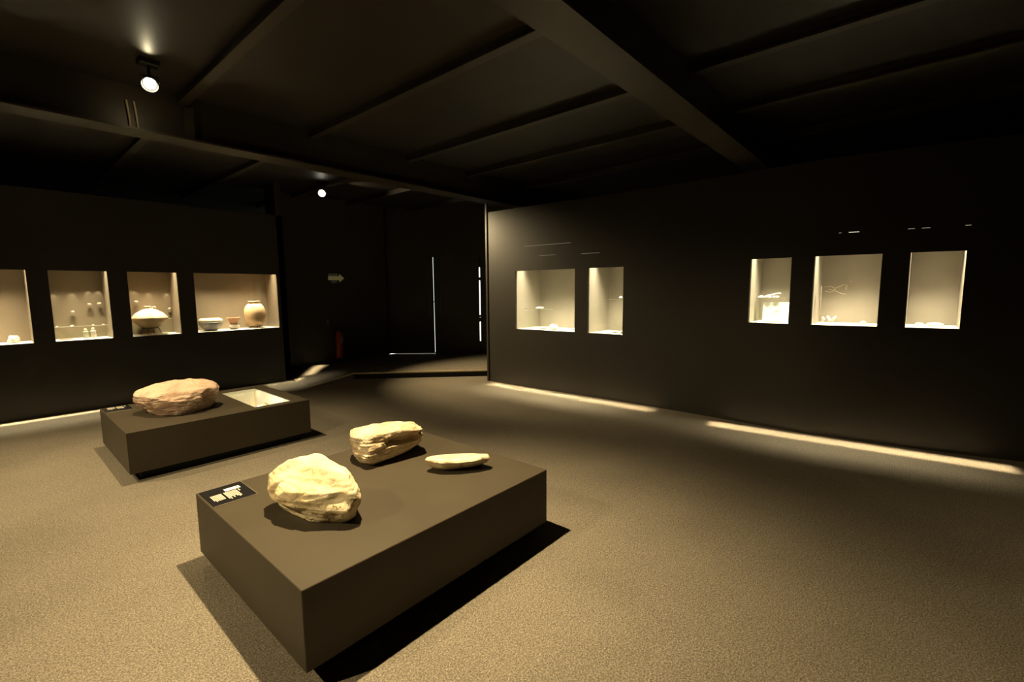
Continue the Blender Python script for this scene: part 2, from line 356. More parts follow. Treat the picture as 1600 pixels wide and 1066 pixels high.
# ---------------------------------------------------------------- wall display cases
def quadpanel(name, pts, m, parent, th=.006):
    """thin slab from 4 corner points"""
    a, b, c, d = [Vector(p) for p in pts]; n = (b - a).cross(d - a).normalized() * th
    bm = bmesh.new(); lo = [bm.verts.new(p) for p in (a, b, c, d)]; hi = [bm.verts.new(p + n) for p in (a, b, c, d)]
    bm.faces.new(lo[::-1]); bm.faces.new(hi)
    for i in range(4): bm.faces.new((lo[i], lo[(i + 1) % 4], hi[(i + 1) % 4], hi[i]))
    return link(name, bm, m, parent)
def case(label, A, B, n, D, z0, z1, watt, group, wf=.10, liner=None):
    """A,B plan points of the opening (left,right as seen), n depth direction, D depth"""
    A = Vector((*A, 0)); B = Vector((*B, 0)); n = Vector((*n, 0)).normalized()
    off = n * .027; A0 = A + off; B0 = B + off
    dep = max(A0.dot(n), B0.dot(n)) + D
    A1 = A0 + n * (dep - A0.dot(n)); B1 = B0 + n * (dep - B0.dot(n))
    o = (A + B) / 2
    t = thing('display_case', label, 'display case', (o.x, o.y, z0), 0, group)
    L = lambda p, z: (p.x - o.x, p.y - o.y, z - z0)
    quadpanel('deck', [L(A0, z0 - .001), L(A1, z0 - .001), L(B1, z0 - .001), L(B0, z0 - .001)], M_DECK, t)
    quadpanel('back_panel', [L(A1, z0), L(B1, z0), L(B1, z1 + .25), L(A1, z1 + .25)], liner or M_LINER, t)
    quadpanel('side_panel', [L(A0, z0), L(A1, z0), L(A1, z1 + .25), L(A0, z1 + .25)], liner or M_LINER, t)
    quadpanel('side_panel', [L(B0, z0), L(B1, z0), L(B1, z1 + .25), L(B0, z1 + .25)], liner or M_LINER, t)
    quadpanel('light_box', [L(A0, z1 + .25), L(B0, z1 + .25), L(B1, z1 + .25), L(A1, z1 + .25)], M_WHITE, t)
    quadpanel('front_baffle', [L(A0, z1 + .003), L(B0, z1 + .003), L(B0, z1 + .25), L(A0, z1 + .25)], M_BLACK, t, .003)
    quadpanel('glass_pane', [L(A + n * .012, z0), L(B + n * .012, z0), L(B + n * .012, z1), L(A + n * .012, z1)], M_GLASS, t, .001)
    c = (A0 + B0) / 2 + n * wf; wd = (B - A).length
    lt = area('case_lamp', (c.x, c.y, z1 + .22), (c.x + n.x * .03, c.y + n.y * .03, z0), wd * .92, .05, watt, 74, (1, .85, .57), 'Y')
    u = (B - A).normalized()
    lt.rotation_euler = Matrix((u, n, u.cross(n))).transposed().to_euler() if u.cross(n).z > 0 else Matrix((u, -n, u.cross(-n))).transposed().to_euler()
    return t
LC = []
ll = ['leftmost wall case cut by the photo edge, white lump inside', 'wall case with two small figurines and fragments on a glass shelf', 'wall case with squat round pot on a wire stand', 'widest left wall case with bowl, stacked cups and tall jar']
for i, (x0, x1) in enumerate(LX):
    LC.append(case(ll[i], (x0, 8.515), (x1, 8.515), (0, 1), .47, LZ[0], LZ[1], 13 * (x1 - x0) / .6, 'left wall cases', .10, M_LINERL))
rl = [((1, 2), .58, .958, 1.905, 'wide right wall case nearest the door with scattered pale shards'), ((3, 4), .55, .958, 1.905, 'narrow right wall case second from the door'),
      ((6, 7), .50, 1.2, 1.925, 'narrow right wall case with a bright white board'), ((8, 9), .50, 1.2, 1.925, 'squarish right wall case with white figurines'),
      ((10, 11), .50, 1.2, 1.925, 'right wall case farthest right with pale stones')]
for (i, j), D, z0, z1, l in rl:
    case(l, RP[i], RP[j], (1, 0), D, z0, z1, 15 * abs(RP[i][1] - RP[j][1]) / .6, 'right wall cases')
def slit(a, b, z, s):
    bm = bmesh.new(); a = Vector(a); b = Vector(b)
    prism(bm, [(a.x - .001, a.y), (b.x - .001, b.y), (b.x + .002, b.y), (a.x + .002, a.y)], z, z + .006)
    return bm
import itertools
def on_right(y):
    for (x0, y0), (x1, y1) in zip(RP[:-1], RP[1:]):
        if y1 <= y <= y0: return x0 + (x1 - x0) * (y - y0) / (y1 - y0)
E1 = emis('light_leak_bright', (1, .9, .65), 1.0); E2 = emis('light_leak_dim', (1, .88, .65), .22); E3 = emis('light_leak_faint', (1, .85, .6), .16)
n_slit = 0
for y0, y1, z, m in ((.558, .474, 2.150, E1), (.64, .62, 2.150, E2), (.10, .05, 2.148, E2), (.0, -.06, 2.148, E2), (-.30, -.34, 2.150, E2),
                     (4.80, 3.93, 2.288, E3), (4.50, 4.20, 2.125, E3), (3.75, 3.45, 2.115, E3)):
    bm = slit((on_right(y0), y0), (on_right(y1), y1), z, 1)
    tag(link('trim_%d' % (6 + n_slit), bm, m), kind='structure'); n_slit += 1

# added overhead strip lights, unseen, that make the light bands along the wall bases
def floor_wash(a, b, z, a2, b2, w_, watt, spread=7):
    a, b, a2, b2 = Vector((*a, z)), Vector((*b, z)), Vector((*a2, 0)), Vector((*b2, 0))
    c = (a + b) / 2; c2 = (a2 + b2) / 2; u = (b - a).normalized(); dz = (c - c2).normalized(); v = dz.cross(u).normalized(); u = v.cross(dz)
    d = bpy.data.lights.new('added_strip_light', 'AREA'); d.shape = 'RECTANGLE'; d.size = (b - a).length; d.size_y = w_
    d.energy = watt; d.color = (1, .80, .46); d.spread = math.radians(spread)
    o = bpy.data.objects.new('added_strip_light', d); C.objects.link(o)
    o.matrix_world = Matrix(((u.x, v.x, dz.x, c.x), (u.y, v.y, dz.y, c.y), (u.z, v.z, dz.z, c.z), (0, 0, 0, 1)))
    return o
floor_wash((-2.4, 8.35), (1.5, 8.36), 2.6, (-2.4, 8.35), (1.5, 8.34), .13, 11, 2)
floor_wash((3.15, 8.30), (3.72, 8.34), 2.6, (3.15, 8.30), (3.72, 8.34), .16, 1.6, 4)
floor_wash((3.88, 8.40), (4.45, 9.03), 2.6, (3.88, 8.40), (4.45, 9.03), .16, 2.2, 5)
floor_wash((5.66, 5.45), (5.73, 2.6), 2.6, (5.62, 5.45), (5.73, 2.5), .16, 8.5, 6)
floor_wash((5.58, 1.75), (5.80, -.75), 2.6, (5.58, 1.75), (5.80, -.75), .20, 8.5, 3)

# ---------------------------------------------------------------- plinths
def plinth(label, x0, x1, y0, y1, hole=None):
    t = thing('display_plinth', label, 'plinth', ((x0 + x1) / 2, (y0 + y1) / 2, 0)); cx, cy = t.location.x, t.location.y
    bm = bmesh.new(); zt, zb = .436, .08
    if not hole:
        box(bm, x0 - cx, x1 - cx, y0 - cy, y1 - cy, zb, zt); bevel(bm, .003)
    else:
        hx0, hx1, hy0, hy1 = hole
        X = [x0 - cx, hx0 - cx, hx1 - cx, x1 - cx]; Y = [y0 - cy, hy0 - cy, hy1 - cy, y1 - cy]
        for i in range(3):
            for j in range(3):
                if (i, j) != (1, 1): box(bm, X[i], X[i + 1], Y[j], Y[j + 1], zb, zt)
        bmesh.ops.remove_doubles(bm, verts=bm.verts, dist=1e-5)
        # drop doubled inner faces
        seen = {}
        for f in list(bm.faces):
            k = tuple(sorted(v.index for v in f.verts)) if False else tuple(sorted((round(v.co.x, 4), round(v.co.y, 4), round(v.co.z, 4)) for v in f.verts))
            seen.setdefault(k, []).append(f)
        dele = [f for fs in seen.values() if len(fs) > 1 for f in fs]
        bmesh.ops.delete(bm, geom=dele, context='FACES_ONLY')
    link('body', bm, M_PLINTH, t)
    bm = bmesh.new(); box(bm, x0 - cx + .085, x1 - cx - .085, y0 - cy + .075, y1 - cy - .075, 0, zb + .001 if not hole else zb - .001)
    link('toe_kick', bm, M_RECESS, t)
    return t, cx, cy
P1, _, _ = plinth('large low black plinth in front carrying three stones', .725, 2.325, 1.737, 3.085)
hole = (1.74, 2.108, 4.995, 6.022)
P2, cx2, cy2 = plinth('low black plinth behind with one big stone and a glass-topped vitrine', .70, 2.25, 4.885, 6.165, hole)
hx0, hx1, hy0, hy1 = hole[0] - cx2, hole[1] - cx2, hole[2] - cy2, hole[3] - cy2
M_VIT = mat('vitrine_lining', (.74, .72, .62), .7)
for nm, b in (('vitrine_floor', (hx0 + .001, hx1 - .001, hy0 + .001, hy1 - .001, .088, .094)),
              ('vitrine_side', (hx0 + .001, hx0 + .006, hy0 + .001, hy1 - .001, .095, .428)), ('vitrine_side', (hx1 - .006, hx1 - .001, hy0 + .001, hy1 - .001, .095, .428)),
              ('vitrine_side', (hx0 + .007, hx1 - .007, hy0 + .001, hy0 + .006, .095, .428)), ('vitrine_side', (hx0 + .007, hx1 - .007, hy1 - .006, hy1 - .001, .095, .428))):
    bm = bmesh.new(); box(bm, *b); link(nm, bm, M_VIT, P2)
bm = bmesh.new(); box(bm, hx0 + .002, hx1 - .002, hy0 + .002, hy1 - .002, .4305, .4345); link('glass_top', bm, M_GLASS, P2)
area('vitrine_lamp', (1.77, 5.3, .40), (2.10, 5.35, .25), .5, .03, 3.2, 150, (1, .95, .75))
area('vitrine_lamp', (1.93, 5.97, .41), (1.93, 5.4, .1), .3, .03, .5, 150, (1, .95, .75))
bm = bmesh.new(); blob(bm, (0, 0, .13), (.08, .11, .155), 4, .3); bmesh.ops.rotate(bm, verts=bm.verts, cent=(0, 0, 0), matrix=Matrix.Rotation(.4, 3, 'Z'))
o = tag(link('stone_fragment', bm, mat('yellow_limestone', (.72, .62, .34), .8, var=.2, vscale=20, bump=.4, bscale=50), None, True), 'pale yellow stone fragment lying inside the lit glass-topped vitrine', 'artifact'); o.location = (1.885, 5.15, .060 + .073)
bm = bmesh.new(); blob(bm, (0, 0, .03), (.07, .11, .05), 9, .3)
o = tag(link('stone_fragment', bm, mat('grey_shard', (.55, .52, .42), .8, var=.2, vscale=20, bump=.4, bscale=50), None, True), 'small flat grey shard at the far end of the vitrine', 'artifact'); o.location = (1.90, 5.78, .095)

# ---------------------------------------------------------------- stones
def stone_mat(name, c1, c2, c3, sc_=6.0, bump=.6):
    m, t, b = nt(name); b.inputs['Roughness'].default_value = .85; b.inputs['Specular IOR Level'].default_value = .2
    tc = t.nodes.new('ShaderNodeTexCoord')
    n = t.nodes.new('ShaderNodeTexNoise'); n.inputs['Scale'].default_value = sc_; n.inputs['Detail'].default_value = 9; n.inputs['Roughness'].default_value = .6
    n2 = t.nodes.new('ShaderNodeTexNoise'); n2.inputs['Scale'].default_value = sc_ * 7; n2.inputs['Detail'].default_value = 9; n2.inputs['Roughness'].default_value = .65
    ms = t.nodes.new('ShaderNodeTexNoise'); ms.inputs['Scale'].default_value = 14; ms.inputs['Detail'].default_value = 8
    for k in (n, n2, ms): t.links.new(tc.outputs['Object'], k.inputs['Vector'])
    cr = t.nodes.new('ShaderNodeValToRGB'); e = cr.color_ramp.elements
    e[0].position = .33; e[0].color = (*c3, 1); e[1].position = .62; e[1].color = (*c1, 1); x = e.new(.47); x.color = (*c2, 1)
    t.links.new(n.outputs['Fac'], cr.inputs['Fac'])
    # fine cracks: thin cell borders broken up by noise
    wv = t.nodes.new('ShaderNodeVectorMath'); wv.operation = 'SCALE'; wv.inputs['Scale'].default_value = .12; t.links.new(n2.outputs['Color'], wv.inputs[0])
    wa = t.nodes.new('ShaderNodeVectorMath'); wa.operation = 'ADD'; t.links.new(tc.outputs['Object'], wa.inputs[0]); t.links.new(wv.outputs[0], wa.inputs[1])
    vo = t.nodes.new('ShaderNodeTexVoronoi'); vo.feature = 'DISTANCE_TO_EDGE'; vo.inputs['Scale'].default_value = 6.5; t.links.new(wa.outputs[0], vo.inputs['Vector'])
    l1 = t.nodes.new('ShaderNodeMath'); l1.operation = 'LESS_THAN'; l1.inputs[1].default_value = .022; t.links.new(vo.outputs['Distance'], l1.inputs[0])
    l2 = t.nodes.new('ShaderNodeMath'); l2.operation = 'GREATER_THAN'; l2.inputs[1].default_value = .57; t.links.new(n.outputs['Fac'], l2.inputs[0])
    l3 = t.nodes.new('ShaderNodeMath'); l3.operation = 'MULTIPLY'; t.links.new(l1.outputs[0], l3.inputs[0]); t.links.new(l2.outputs[0], l3.inputs[1])
    mc = t.nodes.new('ShaderNodeMix'); mc.data_type = 'RGBA'; mc.inputs[7].default_value = (c3[0] * .35, c3[1] * .3, c3[2] * .25, 1)
    t.links.new(l3.outputs[0], mc.inputs[0]); t.links.new(cr.outputs['Color'], mc.inputs[6]); t.links.new(mc.outputs[2], b.inputs['Base Color'])
    ad = t.nodes.new('ShaderNodeMath'); ad.operation = 'ADD'; t.links.new(n2.outputs['Fac'], ad.inputs[0]); t.links.new(ms.outputs['Fac'], ad.inputs[1])
    bp = t.nodes.new('ShaderNodeBump'); bp.inputs['Strength'].default_value = bump; bp.inputs['Distance'].default_value = .02
    t.links.new(ad.outputs[0], bp.inputs['Height']); t.links.new(bp.outputs['Normal'], b.inputs['Normal'])
    return m
def stone(name, label, m, C0, ang, rings, seed, amp=.012, base=.437, groove=None, facets=9, cut=.93, strata=0.0):
    """rings = [(z, [(r,f)...])]: outlines in a local frame; r across, f deeper into the room"""
    N = 168; rows = []
    for z, poly in rings:
        cxr = sum(p[0] for p in poly) / len(poly); cyr = sum(p[1] for p in poly) / len(poly)
        row = []
        for k in range(N):
            t = 2 * PI * k / N; d = Vector((math.cos(t), math.sin(t))); best = .01
            for i in range(len(poly)):
                a = Vector(poly[i]) - Vector((cxr, cyr)); b = Vector(poly[(i + 1) % len(poly)]) - Vector((cxr, cyr)); e = b - a
                den = d.x * -e.y + d.y * e.x
                if abs(den) < 1e-9: continue
                s = (a.x * -e.y + a.y * e.x) / den; u = (d.x * a.y - d.y * a.x) / den
                if s > 0 and -1e-6 <= u <= 1 + 1e-6: best = max(best, s)
            row.append((cxr, cyr, best))
        rr = [r_[2] for r_ in row]
        for _ in range(6): rr = [(rr[i - 1] + 2 * rr[i] + rr[(i + 1) % N]) / 4 for i in range(N)]
        rows.append([Vector((cxr + math.cos(2 * PI * k / N) * rr[k], cyr + math.sin(2 * PI * k / N) * rr[k], z)) for k in range(N)])
    # interpolate between rings
    fine = []
    for A, B in zip(rows[:-1], rows[1:]):
        S = max(2, int((B[0].z - A[0].z) / .0045))
        for s in range(S): fine.append([a.lerp(b, s / S) for a, b in zip(A, B)])
    fine.append(rows[-1])
    top = rows[-1]; c = sum(top, Vector()) / N
    for s in (.8, .6, .4, .2): fine.append([c + (p - c) * s + Vector((0, 0, .004 * (1 - s))) for p in top])
    bot = rows[0]; cb = sum(bot, Vector()) / N
    fine = [[cb + (p - cb) * s for p in bot] for s in (.3, .65)] + fine
    rnd = random.Random(seed); pts = [p for row in fine for p in row]; cen = sum(pts, Vector()) / len(pts); planes = []
    for _ in range(facets):
        nn = Vector((rnd.gauss(0, 1), rnd.gauss(0, 1), rnd.uniform(-.35, .9))).normalized()
        planes.append((nn, max((p - cen).dot(nn) for p in pts) * rnd.uniform(cut - .03, cut + .03)))
    for row in fine:
        for p in row:
            if p.z < .015: continue
            for nn, dd_ in planes:
                ex = (p - cen).dot(nn) - dd_
                if ex > 0: p -= nn * ex * .95
    bm = bmesh.new(); V = []
    for row in fine:
        vr = []
        for p in row:
            nrm = Vector((p.x - c.x, p.y - c.y, (p.z - .12))).normalized()
            q = p * 1.0
            k1 = noise.noise(p * 6 + Vector((seed, 0, 0))); k2 = noise.noise(p * 17 + Vector((0, seed, 0))); k3 = noise.noise(Vector((p.x * 9, p.y * 9, p.z * 60)) + Vector((seed, seed, 0)))
            cell = noise.cell(p * 14 + Vector((seed, 2, 1)))
            q += nrm * (amp * .9 * k1 + amp * .8 * k2 + amp * .35 * k3 - amp * .8 * (1 - min(1, abs(k2) * 9)) * max(0, k1 + .1))
            if strata and .03 < p.z < .20: q += nrm * strata * (noise.noise(Vector((p.x * 14, p.y * 14, p.z * 95)) + Vector((seed, 0, 3))) - .5 * abs(noise.noise(p * 45)))
            if groove: q += groove(p, nrm)
            if p.z < .02: q.z = p.z
            vr.append(bm.verts.new(q))
        V.append(vr)
    for A, B in zip(V[:-1], V[1:]):
        for k in range(N): bm.faces.new((A[k], A[(k + 1) % N], B[(k + 1) % N], B[k]))
    bm.faces.new(V[0][::-1]); bm.faces.new(V[-1])
    o = link(name, bm, m, None, True)
    o.location = (C0[0], C0[1], base); o.rotation_euler = (0, 0, math.radians(ang))
    try:
        o.data.shade_smooth()
    except Exception: pass
    return tag(o, label, 'stone artifact')
M_S1 = stone_mat('golden_stone', (.78, .67, .46), (.75, .63, .40), (.66, .51, .28), 4, .35)
M_S2 = stone_mat('rough_cream_stone', (.80, .69, .51), (.70, .57, .39), (.45, .32, .18), 7, 1.0)
M_S3 = stone_mat('flat_buff_stone', (.74, .64, .46), (.68, .56, .37), (.52, .38, .20), 8, .3)
M_S0 = stone_mat('pinkish_stone', (.74, .57, .44), (.68, .49, .37), (.54, .35, .25), 6, .7)
def g1(p, n):  # flaked notch at left shoulder
    a = Vector((-.195, .03, .125)); b = Vector((-.135, -.02, .20)); e = b - a; t = max(0, min(1, (p - a).dot(e) / e.dot(e)))
    d = (p - a - e * t).length
    return -n * .035 * max(0, 1 - d / (.004 + .030 * (1 - t)))
stone('carved_stone', 'largest golden faceted stone at the front of the near plinth', M_S1, (1.066, 2.340), 24.4 - 48.9, [
    (0, [(-.16, .12), (-.09, .0), (-.01, -.12), (.14, -.20), (.20, -.16), (.20, 0), (.12, .12), (0, .18), (-.1, .18)]),
    (.04, [(-.18, .12), (-.10, .0), (-.04, -.09), (.03, -.18), (.15, -.245), (.205, -.2), (.21, 0), (.13, .13), (0, .2), (-.13, .2)]),
    (.09, [(-.215, .13), (-.17, .0), (-.09, -.10), (.03, -.21), (.15, -.27), (.222, -.27), (.22, -.08), (.15, .12), (0, .2), (-.14, .22)]),
    (.145, [(-.245, .17), (-.21, .05), (-.145, -.09), (-.03, -.18), (.05, -.215), (.15, -.215), (.215, -.31), (.225, -.22), (.21, -.05), (.14, .12), (0, .2), (-.14, .22)]),
    (.175, [(-.235, .16), (-.19, .04), (-.13, -.07), (-.03, -.175), (.08, -.215), (.16, -.23), (.21, -.27), (.218, -.18), (.2, -.04), (.13, .1), (0, .18), (-.14, .2)]),
    (.22, [(-.20, .13), (-.14, .0), (-.05, -.10), (.10, -.18), (.195, -.235), (.20, -.12), (.14, .03), (0, .14), (-.12, .17)]),
    (.265, [(-.145, .07), (-.07, -.03), (.06, -.13), (.14, -.17), (.14, -.08), (.06, .03), (-.06, .10)]),
    (.30, [(-.09, .04), (-.03, -.03), (.06, -.08), (.07, -.02), (0, .04), (-.05, .06)]),
    (.315, [(-.06, .02), (-.02, -.02), (.02, -.02), (.01, .02), (-.03, .03)])], 3.0, .012, groove=g1, facets=12, cut=.91, strata=.001)
def g2(p, n):
    d = Vector(((p.x - .15) * .70, (p.z - .158) * 2.3)).length
    if n.y < .3: return -n * .16 * max(0, min(1, (1 - d / .10) * 1.6)) * (1 + .4 * noise.noise(p * 40))
    return Vector()
stone('carved_stone', 'cream block-shaped stone with a dark hollow at the back of the near plinth', M_S2, (1.720, 2.674), 16.1 - 48.9, [
    (0, [(-.16, .03), (-.08, -.05), (.04, .04), (.18, .16), (.2, .27), (.05, .25), (-.12, .16)]),
    (.03, [(-.185, .01), (-.09, -.10), (.04, -.02), (.2, .12), (.24, .27), (.05, .29), (-.15, .2)]),
    (.08, [(-.205, .02), (-.11, -.14), (.03, -.07), (.22, .03), (.275, .14), (.25, .27), (.1, .3), (-.1, .22), (-.2, .13)]),
    (.15, [(-.218, .05), (-.11, -.13), (.03, -.075), (.2, .0), (.283, .06), (.27, .2), (.1, .27), (-.1, .22), (-.22, .14)]),
    (.195, [(-.225, .10), (-.2, -.01), (-.11, -.105), (-.03, -.095), (.13, -.03), (.2, .0), (.275, .04), (.26, .17), (.1, .22), (-.1, .2), (-.215, .17)]),
    (.220, [(-.20, .10), (-.18, .01), (-.1, -.09), (-.02, -.09), (.13, -.03), (.24, .05), (.235, .13), (.1, .19), (-.1, .17)]),
    (.236, [(-.14, .08), (-.1, .0), (.0, -.01), (.12, .03), (.2, .08), (.1, .13), (-.08, .12)])], 8.0, .012, groove=g2, facets=5, cut=.97, strata=.012)
stone('flat_stone', 'slim boat-shaped flat stone on the right of the near plinth', M_S3, (1.967, 2.233), 7.5 - 48.9, [
    (0, [(-.14, -.01), (-.08, -.05), (.1, -.03), (.19, 0), (.15, .04), (-.05, .03)]),
    (.03, [(-.18, -.03), (-.08, -.09), (.1, -.075), (.23, -.03), (.18, .03), (0, .045), (-.14, .02)]),
    (.075, [(-.21, -.05), (-.12, -.11), (-.04, -.135), (.12, -.125), (.262, -.07), (.2, -.01), (.05, .01), (-.12, .0)]),
    (.09, [(-.212, -.055), (-.12, -.105), (-.04, -.125), (.12, -.118), (.262, -.068), (.19, -.018), (.05, .0), (-.12, -.01)])], 5.0, .006)
def g0(p, n):
    if n.y > .2: return Vector()
    d = Vector((p.x - .28, (p.z - .14))).length
    return -n * .07 * max(0, 1 - d / .08)
stone('carved_stone', 'broad pinkish flat-topped stone on the rear plinth beside the vitrine', M_S0, (1.142, 5.292), 36.7 - 48.9, [
    (0, [(-.24, .3), (-.13, .03), (0, -.04), (.12, -.03), (.28, .12), (.3, .3), (.1, .42), (-.15, .42)]),
    (.05, [(-.29, .3), (-.18, .05), (-.07, -.05), (.08, -.08), (.22, -.02), (.33, .12), (.34, .3), (.12, .45), (-.2, .46)]),
    (.13, [(-.335, .28), (-.24, .06), (-.11, -.08), (.04, -.12), (.22, -.08), (.36, .07), (.37, .28), (.15, .46), (-.2, .46)]),
    (.19, [(-.345, .28), (-.25, .06), (-.12, -.09), (.04, -.12), (.22, -.09), (.365, .05), (.375, .25), (.2, .45), (-.18, .46)]),
    (.225, [(-.31, .27), (-.23, .08), (-.11, -.05), (.04, -.08), (.22, -.06), (.34, .06), (.36, .23), (.2, .43), (-.15, .44)]),
    (.25, [(-.24, .26), (-.15, .1), (0, .03), (.2, .03), (.31, .1), (.32, .3), (.16, .40), (-.1, .4)]),
    (.275, [(-.14, .25), (.0, .15), (.22, .14), (.28, .25), (.15, .36), (-.05, .36)])], 13.0, .012, groove=g0, strata=.008)

# ---------------------------------------------------------------- label plates on the plinths
def label_plate(lbl, x0, x1, y0, y1, blocks, title, seed):
    rnd = random.Random(seed)
    t = thing('label_plate', lbl, 'label', ((x0 + x1) / 2, (y0 + y1) / 2, .436)); ox, oy = t.location.x, t.location.y
    bm = bmesh.new(); box(bm, x0 - ox, x1 - ox, y0 - oy, y1 - oy, .0005, .005); bevel(bm, .0012); link('plate', bm, [M_LABEL], t)
    bm = bmesh.new()
    for a in ((x0, x1, y0 - .002, y0), (x1, x1 + .0015, y0, y1)): box(bm, a[0] - ox, a[1] - ox, a[2] - oy, a[3] - oy, .0005, .0048)
    link('plate_edge', bm, M_EDGE, t)
    bm = bmesh.new()
    for (bx0, bx1, by0, by1, n, rag) in blocks:
        for i in range(n):
            xa = bx0 + (bx1 - bx0) * i / n; xb_ = xa + (bx1 - bx0) / n * .74
            ye = by0 + rnd.random() * rag; y = by1
            while y > ye:
                wl = rnd.uniform(.008, .02); y2 = max(ye, y - wl)
                box(bm, xa - ox, xb_ - ox, y2 - oy, y - oy, .0052, .0054); y = y2 - .0022
    link('text', bm, M_TEXT, t)
    if title:
        bm = bmesh.new(); bx0, bx1, by0, by1 = title
        box(bm, bx0 - ox, bx1 - ox, by0 - oy, by1 - oy, .0052, .0055)
        link('title_text', bm, M_WHITE, t)
        bm = bmesh.new(); m_ = bx0 + (bx1 - bx0) * .72; box(bm, m_ - ox, m_ + .012 - ox, by0 + .018 - oy, by0 + .026 - oy, .0056, .0057); link('title_mark', bm, M_LABEL, t)
label_plate('black label plate with white text at the left corner of the near plinth', .737, .957, 2.80, 3.070,
            [(.760, .818, 2.856, 2.958, 7, .03), (.828, .898, 2.835, 2.960, 8, .04), (.904, .913, 2.925, 2.962, 1, .0)], (.845, .926, 2.972, 3.012), 5)
label_plate('black label plate with white text at the corner of the rear plinth', .712, .925, 5.88, 6.15,
            [(.747, .808, 6.005, 6.112, 7, .03), (.818, .872, 5.985, 6.112, 7, .03), (.884, .894, 6.06, 6.115, 1, .0)], None, 8)

# ---------------------------------------------------------------- pottery in the left cases
DZ = LZ[0] + .0055
def lath(name, label, cat, loc, prof, m, wob=.03, seed=1, group=None, inner=.012):
    bm = bmesh.new()
    inn = [(max(r - inner, .002), z) for r, z in reversed(prof) if z > .02]
    lathe(bm, prof + inn, 48, (0, 0), wob, seed)
    o = link(name, bm, m, None, True); o.location = loc
    return tag(o, label, cat, group)
# squat pot on stand
st = thing('pot_stand', 'black wire stand holding up the squat round pot', 'stand', (1.672, 8.745, DZ))
bm = bmesh.new(); tube(bm, [(math.cos(t) * .10, math.sin(t) * .10, .095) for t in [2 * PI * k / 24 for k in range(25)]], .006, 6); link('ring', bm, M_METAL, st)
for k in range(4):
    a = PI / 4 + k * PI / 2 + .3
    bm = bmesh.new(); tube(bm, [(math.cos(a) * .10, math.sin(a) * .10, .095), (math.cos(a) * .135, math.sin(a) * .135, 0)], .005, 6); link('leg', bm, M_METAL, st)
pt = thing('clay_pot', 'squat round pale pot with narrow mouth on the wire stand', 'pot', (1.672, 8.745, DZ + .094))
bm = bmesh.new()
prof = [(.0, .0), (.08, .004), (.15, .045), (.205, .10), (.226, .145), (.22, .165), (.17, .225), (.10, .27), (.045, .292), (.038, .30)]
lathe(bm, prof, 48, (0, 0), .03, 3); link('body', bm, M_CLAYP, pt, True)
bm = bmesh.new(); lathe(bm, [(.03, .295), (.035, .315), (.045, .325), (.04, .33), (.025, .31), (.02, .296)], 24, (-.015, 0)); link('rim', bm, M_CLAYP, pt, True)
bm = bmesh.new(); tube(bm, [(.03, 0, .285), (.05, 0, .318), (.072, 0, .322), (.085, 0, .285)], .009, 8); link('lug_handle', bm, M_CLAYP, pt, True)
# bowl, lidded look: overhead light painted as cream rim over shaded grey body
bw = thing('clay_bowl', 'wide bowl painted shaded grey below and lit cream on the shoulder in the widest left case', 'bowl', (2.475, 8.76, DZ))
bm = bmesh.new(); lathe(bm, [(.0, .0), (.08, .0), (.125, .035), (.160, .085), (.172, .125), (.172, .14)], 48, (0, 0), .02, 5); link('body', bm, M_CLAYG, bw, True)
bm = bmesh.new(); lathe(bm, [(.172, .138), (.170, .165), (.155, .19), (.135, .20), (.125, .196), (.135, .18), (.15, .15), (.12, .08), (.05, .03), (0, .03)], 48, (0, 0), .02, 5); link('lit_shoulder', bm, M_CREAM, bw, True)
# small cup stack
lath('clay_cup', 'small pale squat cup underneath the flaring red cup', 'cup', (2.815, 8.76, DZ), [(0, 0), (.055, .0), (.085, .025), (.09, .05), (.07, .078), (.06, .082)], M_CREAM, .04, 2)
lath('clay_cup', 'flaring reddish cup stacked on the small pale cup', 'cup', (2.815, 8.76, DZ + .083), [(0, 0), (.045, .0), (.06, .03), (.075, .07), (.10, .098), (.102, .115), (.095, .116)], M_CLAYR, .02, 4)
sr = thing('pot_stand', 'low black ring stand beneath the tall jar', 'stand', (3.16, 8.76, DZ))
bm = bmesh.new(); tube(bm, [(math.cos(t) * .085, math.sin(t) * .085, .022) for t in [2 * PI * k / 24 for k in range(25)]], .007, 6); link('ring', bm, M_METAL, sr)
for k in range(3):
    a = k * 2 * PI / 3 + .5; bm = bmesh.new(); tube(bm, [(math.cos(a) * .085, math.sin(a) * .085, .022), (math.cos(a) * .09, math.sin(a) * .09, 0)], .006, 6); link('leg', bm, M_METAL, sr)
jr = thing('clay_jar', 'tall rounded orange-buff jar with short neck', 'jar', (3.16, 8.76, DZ + .03))
bm = bmesh.new(); lathe(bm, [(0, 0), (.09, .002), (.135, .05), (.16, .12), (.17, .20), (.165, .28), (.14, .345), (.105, .385), (.088, .392)], 48, (0, 0), .02, 9); link('body', bm, M_CLAY, jr, True)
bm = bmesh.new(); lathe(bm, [(.088, .388), (.088, .41), (.098, .422), (.098, .436), (.088, .438), (.078, .42), (.078, .388)], 40); link('neck', bm, M_CLAY, jr, True)

